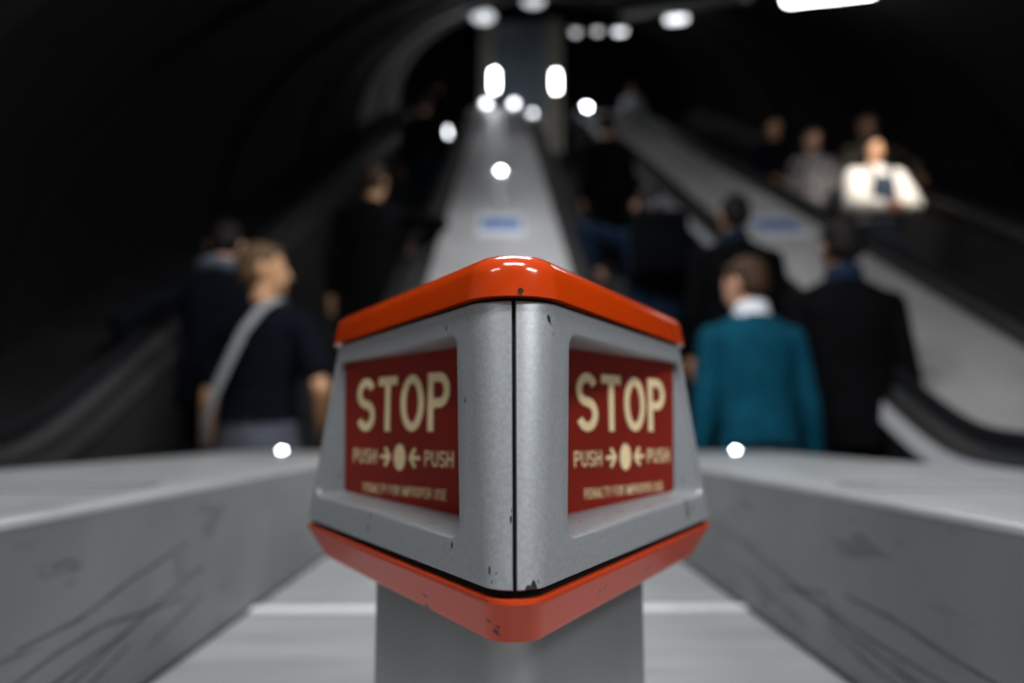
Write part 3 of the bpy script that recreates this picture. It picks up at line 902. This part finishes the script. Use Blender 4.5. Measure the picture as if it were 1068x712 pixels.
    body = remesh('body', bm, vb, [M[skin], M['lip'], M['eye'], M['iris']], root, k, 2)
    me = body.data
    iv = RH.inverted()
    for p in me.polygons:
        q = iv @ (V(p.center) / k - nb); q.z += 1.50
        if q.y > .07 and abs(q.z - 1.60) < .08:
            if abs(q.x) < .021 and 1.569 < q.z < 1.585 and q.y > .086: p.material_index = 1
            for s in (-1, 1):
                dx, dz = q.x - s * .033, q.z - 1.648
                if (dx / .0120) ** 2 + (dz / .0052) ** 2 < 1: p.material_index = 3 if dx * dx + dz * dz < .0060 ** 2 else 2
    # ---- clothing
    def cover(t): return t
    bm = bmesh.new()
    o = .018
    zh = coat
    rr = [(0, -.004, zh, (.185 if zh < .9 else .168) * W_, .138), (0, -.004, zh + .02, (.187 if zh < .9 else .170) * W_, .140), (0, 0, .98, .170 * W_, .126), (0, .004, 1.12, .160 * W_, .118), (0, .004, 1.26, .178 * W_, .128), (0, -.002, 1.36, .186 * W_, .120), (0, -.004, 1.405, .163 * W_, .108),
          (0, -.007, 1.44, .118 * W_, .090), (0, -.010, 1.470, .083, .076), (0, -.012, 1.487, .073, .068)]
    if skirt: rr = [(0, -.002, max(zh, .93), .165 * W_, .125)] + rr[2:]
    rings(bm, rr, T, 24)
    for s, key in ((-1, 'L'), (1, 'R')):
        S, E, Wr, pal = A[key]
        bmball(bm, P(s * .160 * W_, 0, 1.368), (.076, .072, .072))
        capsule(bm, P(s * .050, -.012, 1.442), .056, P(s * .150 * W_, -.004, 1.378), .066)
        if sleeve == 'long':
            d = (Wr - E).normalized()
            capsule(bm, S, .064, E, .052); capsule(bm, E, .053, Wr - d * .035, .040)
        elif sleeve == 'puff':
            d = (Wr - E).normalized()
            capsule(bm, S, .085, E, .082); capsule(bm, E, .082, Wr - d * .07, .058); capsule(bm, Wr - d * .07, .05, Wr - d * .03, .036)
        else:
            capsule(bm, S, .066, S.lerp(E, .72), .060)
    remesh(topname, bm, vc, [M[top]], root, k, 3)
    bm = bmesh.new()
    if skirt:
        rings(bm, [(0, 0, .42, .27, .24), (0, 0, .60, .24, .205), (0, 0, .80, .205, .165), (0, 0, .94, .170, .130), (0, 0, 1.04, .158, .120)], lambda p: p)
        remesh('skirt', bm, vc, [M[bottom]], root, k, 3)
    else:
        rings(bm, [(0, -.004, .82, .172 * W_, .128), (0, -.004, .92, .176 * W_, .130), (0, 0, 1.02, .162 * W_, .118)], lambda p: p)
        for s in (-1, 1):
            capsule(bm, (s * .09, -.003, .86), .098, (s * .098, .010, .50), .074)
            rings(bm, [(s * .098, .010, .52, .074, .076), (s * .10, -.005, .30, .066, .070), (s * .10, -.01, .085, .062, .070), (s * .10, -.008, .06, .062, .072)], lambda p: p)
        remesh('trousers', bm, vc, [M[bottom]], root, k, 3)
    for s in (-1, 1):
        bm = bmesh.new()
        rings(bm, [(s * .105, .045, .002, .046, .135), (s * .105, .045, .03, .050, .140), (s * .104, .030, .055, .047, .115), (s * .102, -.01, .085, .044, .066), (s * .10, -.02, .115, .042, .055)], lambda p: p)
        remesh('shoe', bm, .008, [M['leather']], root, k, 3)
    # ---- hair
    bm = bmesh.new()
    if hairstyle == 'short':
        bmball(bm, HD(0, -.017, 1.674), (.0815, .096, .0930), HR, 22)
        bmball(bm, HD(0, -.040, 1.632), (.0760, .0680, .0720), HR, 18)
        bmball(bm, HD(0, .045, 1.725), (.056, .040, .026), HR, 14)
    elif hairstyle == 'bun':
        bmball(bm, HD(0, -.015, 1.676), (.083, .097, .094), HR, 22); bmball(bm, HD(0, -.045, 1.628), (.075, .066, .075), HR, 18)
        bmball(bm, HD(0, -.10, 1.72), (.042, .04, .042), HR, 14)
    else:
        bmball(bm, HD(0, -.015, 1.677), (.086, .100, .096), HR, 22); bmball(bm, HD(0, -.050, 1.600), (.085, .070, .13), HR, 18)
        for s in (-1, 1):
            capsule(bm, HD(s * .074, .005, 1.66), .026, HD(s * .085, .008, 1.48), .030); 
        capsule(bm, HD(0, -.07, 1.60), .07, HD(0, -.075, 1.44), .065)
    remesh('hair', bm, .0075 if fine else .010, [M[hair]], root, k, 2)
    if collar:
        bm = bmesh.new()
        n = 24
        cz = 1.475
        def ringp(r, z): return [T(V((r * 1.02 * math.cos(2 * math.pi * i / n), -.008 + r * math.sin(2 * math.pi * i / n), z + .012 * math.sin(2 * math.pi * i / n) * -1))) * k for i in range(n)]
        loft(bm, [ringp(.066, cz - .01), ringp(.063, cz + .052), ringp(.068, cz + .056), ringp(.075, cz + .02), ringp(.080, cz - .005)], False, False)
        obj('collar', bm, M[collar], root, True)
    if extra: extra(root, k, T, A, HD, P)
    return root

RAIL = .078
def step_at(i, dy=0.): return 2.85 + .4 * i + dy, .231 * (i + .5)

G1, G2, G3 = 'people going up on the right', 'people on the left escalator', 'people coming down at far right'
# --- middle escalator (seen from behind)
y, z = step_at(0, -.15)
person('person in a teal blue suit jacket seen from behind, right of the stop post', (.965, y, z), 4, 1.555, 'teal', 'navy', 'hair_brown', 'skin',
       head=(32, 10, 0), collar='white_shirt', group=G1, width=1.0, lean=3)
y, z = step_at(0, .07)
person('person in a black suit seen from behind, right of the teal suit', (1.425, y, z), -2, 1.77, 'black', 'black', 'hair_black', 'skin_brown',
       head=(0, 4, 0), collar='blue_cloth', group=G1, width=1.06)
y, z = step_at(2)
person('broad person in a black suit with short dark hair, just above the teal suit', (1.225, y, z), 0, 1.65, 'black', 'black', 'hair_black', 'skin_tan',
       head=(0, 2, 0), collar='blue_cloth', group=G1, width=1.16)
y, z = step_at(3)
rz = deckz(y) + RAIL
bag_person = person('person in a dark blue top with a black backpack, left hand on the central handrail', (.88, y, z), 0, 1.64, 'blue_cloth', 'navy', 'hair_black', 'skin',
       head=(0, 14, 0), lean=8, arms={'L': ((-.34, .06, (rz + .05 - z) / (1.64 / 1.75)), (-1, -.4, -.2), (0, 0, -1))}, group=G1, topname='shirt', coat=.86)
y, z = step_at(10)
person('tall person in black farther up the right-hand escalator', (1.06, y, z), 0, 1.70, 'black', 'black', 'hair_black', 'skin', group=G1, fine=False, width=1.1)
# --- left escalator
y, z = step_at(0, .0)
boy = person('person with short brown hair, dark tee and grey trousers, head turned right', (-.945, y, z), -12, 1.63, 'navy', 'greytrouser', 'hair_light', 'skin_tan',
       head=(-62, -2, 0), sleeve='short', topname='tee_shirt', coat=.98, arms={'R': ((.25, .10, .90), (.8, -1, 0), (-1, 0, 0))}, group=G2)
y, z = step_at(1, .0)
rz = deckz(y) + RAIL
def scarf(root, k, T, A, HD, P):
    bm = bmesh.new()
    pts = [T(V((.092 * math.cos(2 * math.pi * i / 20), -.005 + .085 * math.sin(2 * math.pi * i / 20), 1.485 + .01 * math.sin(4 * math.pi * i / 20)))) * k for i in range(21)]
    tube(bm, pts, .032, 10); obj('scarf', bm, M['grey_scarf'], root, True)
person('dark-coated person with a blue-grey scarf, stooping at far left', (-1.24, y, z), 8, 1.66, 'navy', 'black', 'hair_black', 'skin',
       head=(4, 20, 0), lean=10, side=-6, arms={'L': ((-.41, .06, .95), (-1, -.8, -.1), (1, 0, -.3)), 'R': ((.24, .16, .88), (1, -1, 0), (-1, 0, 0))}, extra=scarf, group=G2, width=1.15)
y, z = step_at(4)
rz = deckz(y) + RAIL
person('person in a long black coat, right hand on the central handrail, above the brown-haired one', (-.82, y, z), 0, 1.66, 'black', 'black', 'hair_brown', 'skin_tan',
       head=(-14, 8, 0), lean=4, arms={'R': ((.30, .10, (rz + .05 - z) / (1.66 / 1.75)), (1, -.4, -.2), (0, 0, -1))}, coat=.62, group=G2, width=1.15, topname='coat')
y, z = step_at(14)
person('distant person in a black jacket and blue jeans near the head of the left escalator', (-.95, y, z), 0, 1.74, 'black', 'denim', 'hair_brown', 'skin', group=G2, fine=False, coat=.92, width=1.1)
y, z = step_at(22)
person('farthest dark figure on the left escalator, beside the small lamps', (-1.1, y, z), 0, 1.72, 'navy', 'black', 'hair_black', 'skin', group=G2, fine=False)
# --- right escalator (facing the camera)
y, z = step_at(7)
def bib(root, k, T, A, HD, P):
    bm = bmesh.new()
    # dark pinafore bib over the jumper, with two straps
    n = 12
    def row(z, hw, ry): return [T(V((hw * (2 * i / n - 1), -.002 + math.sqrt(max(0, 1 - (hw * (2 * i / n - 1) / .19) ** 2)) * ry, z))) * k for i in range(n + 1)]
    loft(bm, [row(1.00, .135, .136), row(1.12, .115, .134), row(1.25, .10, .144), row(1.36, .085, .138)], False, False, False)
    o = obj('pinafore_bib', bm, M['pinafore'], root, True)
    md = o.modifiers.new('t', 'SOLIDIFY'); md.thickness = .01; md.offset = 1
    for s in (-1, 1):
        bm = bmesh.new()
        tube(bm, [T(V((s * .075, .130, 1.36))) * k, T(V((s * .085, .108, 1.425))) * k, T(V((s * .09, .03, 1.475))) * k, T(V((s * .09, -.05, 1.47))) * k, T(V((s * .08, -.115, 1.38))) * k], .017, 8, .5)
        obj('strap', bm, M['pinafore'], root, True)
person('person in a cream puff-sleeved jumper and dark pinafore, hands clasped, facing the camera', (3.07, y, z), 182, 1.67, 'cream_knit', 'pinafore', 'hair_black', 'skin_tan',
       hairstyle='long', sleeve='puff', topname='jumper', coat=.98, skirt=True, width=1.05,
       arms={'L': ((-.045, .25, 1.045), (-1, -.3, -.5), (.5, -.6, .3)), 'R': ((.045, .25, 1.055), (1, -.3, -.5), (-.5, -.6, .3))}, extra=bib, group=G3)
y, z = step_at(9)
rz = deckz(y) + RAIL
person('person in an olive jacket with one hand on the rail, behind the cream jumper', (3.47, y, z), 180, 1.76, 'olive', 'black', 'hair_brown', 'skin_brown',
       arms={'L': ((-.385, .12, (rz + .05 - z) / (1.76 / 1.75)), (-1, -.4, -.2), (0, 0, -1))}, group=G3, width=1.12)
y, z = step_at(9)
person('person in a mottled grey patterned top, left of the cream jumper', (2.93, y, z), 170, 1.62, 'pattern', 'black', 'hair_brown', 'skin', head=(20, 5, 0), topname='patterned_top', coat=.9, group=G3)
y, z = step_at(11)
person('person in a dark jacket with hands low in front, left of the patterned top', (2.90, y, z), 185, 1.63, 'navy', 'black', 'hair_brown', 'skin_tan',
       arms={'L': ((-.17, .22, .98), (-1, -.6, 0), (1, 0, 0)), 'R': ((.16, .22, .95), (1, -.6, 0), (-1, 0, 0))}, group=G3)
person('distant person in a pale shirt at the top of the right-hand deck', (2.74, 14.2, 6.43), 180, 1.74, 'white_shirt', 'navy', 'hair_brown', 'skin_brown', fine=False, group=G3, topname='shirt', coat=.92)

# --- bags
bp = empty('backpack', (.88, step_at(3)[0] - .17, step_at(3)[1] + 1.0), 0, 'black backpack worn by the person in the dark blue top', 'backpack')
bm = bmesh.new(); box(bm, (-.16, -.13, -.03), (.16, .06, .40), .06, 5); bm.transform(Matrix.Rotation(R(-8), 4, 'X')); obj('main_pouch', bm, M['leather'], bp, True)
bm = bmesh.new(); box(bm, (-.125, -.175, .0), (.125, -.11, .21), .03, 4); bm.transform(Matrix.Rotation(R(-8), 4, 'X')); obj('front_pocket', bm, M['leather'], bp, True)
bm = bmesh.new(); tube(bm, [(-.04, .0, .40), (-.035, .0, .45), (0, .0, .465), (.035, .0, .45), (.04, .0, .40)], .010, 8); obj('carry_loop', bm, M['strap'], bp, True)
for s in (-1, 1):
    bm = bmesh.new(); tube(bm, [(s * .10, .10, .40), (s * .105, .19, .455), (s * .12, .30, .40), (s * .13, .325, .28), (s * .14, .26, .12), (s * .14, .10, .02)], .024, 8, .35); obj('strap', bm, M['leather'], bp, True)
y, z = step_at(0)
sb = empty('shoulder_bag', (-.945, y, z + .8), R(-12), 'grey-strapped shoulder bag across the back of the person in the dark tee', 'bag')
bm = bmesh.new(); tube(bm, [(.065, .06, .585), (.075, -.02, .60), (.05, -.105, .55), (.0, -.138, .46), (-.05, -.150, .34), (-.10, -.155, .22), (-.15, -.13, .10), (-.185, -.06, .02)], .020, 10, .3, V((0, -1, .2))); obj('strap', bm, M['strap'], sb, True)
bm = bmesh.new(); box(bm, (-.275, -.13, -.20), (-.195, .12, .02), .03, 4); obj('pouch', bm, M['leather'], sb, True)
bm = bmesh.new(); box(bm, (-.283, -.12, -.10), (-.268, .11, .018), .007, 3); obj('flap', bm, M['leather'], sb, True)

# ------------------------------------------------------------------ light
def area(name, loc, size, power, rot=(0, 0, 0), color=(1, 1, 1), sy=None):
    l = bpy.data.lights.new(name, 'AREA'); l.energy = power; l.color = color
    l.shape = 'RECTANGLE'; l.size = size; l.size_y = sy or size
    o = bpy.data.objects.new(name, l); COL.objects.link(o); o.location = loc; o.rotation_euler = rot
    return o
# ceiling lamps of the lower concourse, and one added fill light
area('concourse_lamp_front', (0.1, -.35, 3.2), 1.2, 54, sy=.3, color=(.95, .98, 1))
area('concourse_lamp_left', (-1.9, -1.3, 3.2), 1.2, 22, sy=.35, color=(.95, .98, 1))
area('concourse_lamp_right', (2.0, -1.3, 3.2), 1.2, 96, sy=.35, color=(.95, .98, 1))
area('concourse_fill_far', (0.05, 1.75, 3.15), 1.0, 48, sy=.25, color=(.95, .98, 1))  # added to brighten the wall tops, level deck and cap rim
# area lights without fittings, added in the shaft to brighten the sloping decks
area('shaft_fill_lower', (.2, 4.1, 3.5), .5, 20, (R(30), 0, 0), (.93, .97, 1), 1.6)
area('shaft_fill_upper', (.4, 8.2, 6.1), .5, 9, (R(30), 0, 0), (.93, .97, 1), 1.6)

sp_ = bpy.data.lights.new('jumper_fill_spot', 'SPOT'); sp_.energy = 150; sp_.spot_size = R(46); sp_.spot_blend = .6; sp_.shadow_soft_size = .12; sp_.color = (1, .94, .86)  # added spot without a fitting, brightens the person in the cream jumper
so = bpy.data.objects.new('jumper_fill_spot', sp_); COL.objects.link(so); so.location = (3.0, 4.5, 3.72)
so.rotation_euler = (V((3.12, 5.75, 3.05)) - V((3.0, 4.5, 3.72))).to_track_quat('-Z', 'Y').to_euler()

w = bpy.data.worlds.new('world'); SC.world = w; w.use_nodes = True
w.node_tree.nodes['Background'].inputs['Color'].default_value = (.5, .6, .8, 1)
w.node_tree.nodes['Background'].inputs['Strength'].default_value = .004

# ------------------------------------------------------------------ camera
cam = bpy.data.cameras.new('camera'); co = bpy.data.objects.new('camera', cam); COL.objects.link(co)
cam.sensor_width = 36; cam.lens = 25.28; cam.clip_start = .02; cam.clip_end = 200
co.location = (0, 0, CAM_H); co.rotation_euler = (R(97), 0, -math.atan(12 / 750))
cam.dof.use_dof = True; cam.dof.focus_distance = .374; cam.dof.aperture_fstop = 2.75
SC.camera = co
SC.view_settings.view_transform = 'Standard'; SC.view_settings.look = 'None'
SC.view_settings.exposure = 0; SC.view_settings.gamma = 1; SC.view_settings.use_curve_mapping = False
SC.cycles.use_denoising = True
SC.cycles.max_bounces = 8
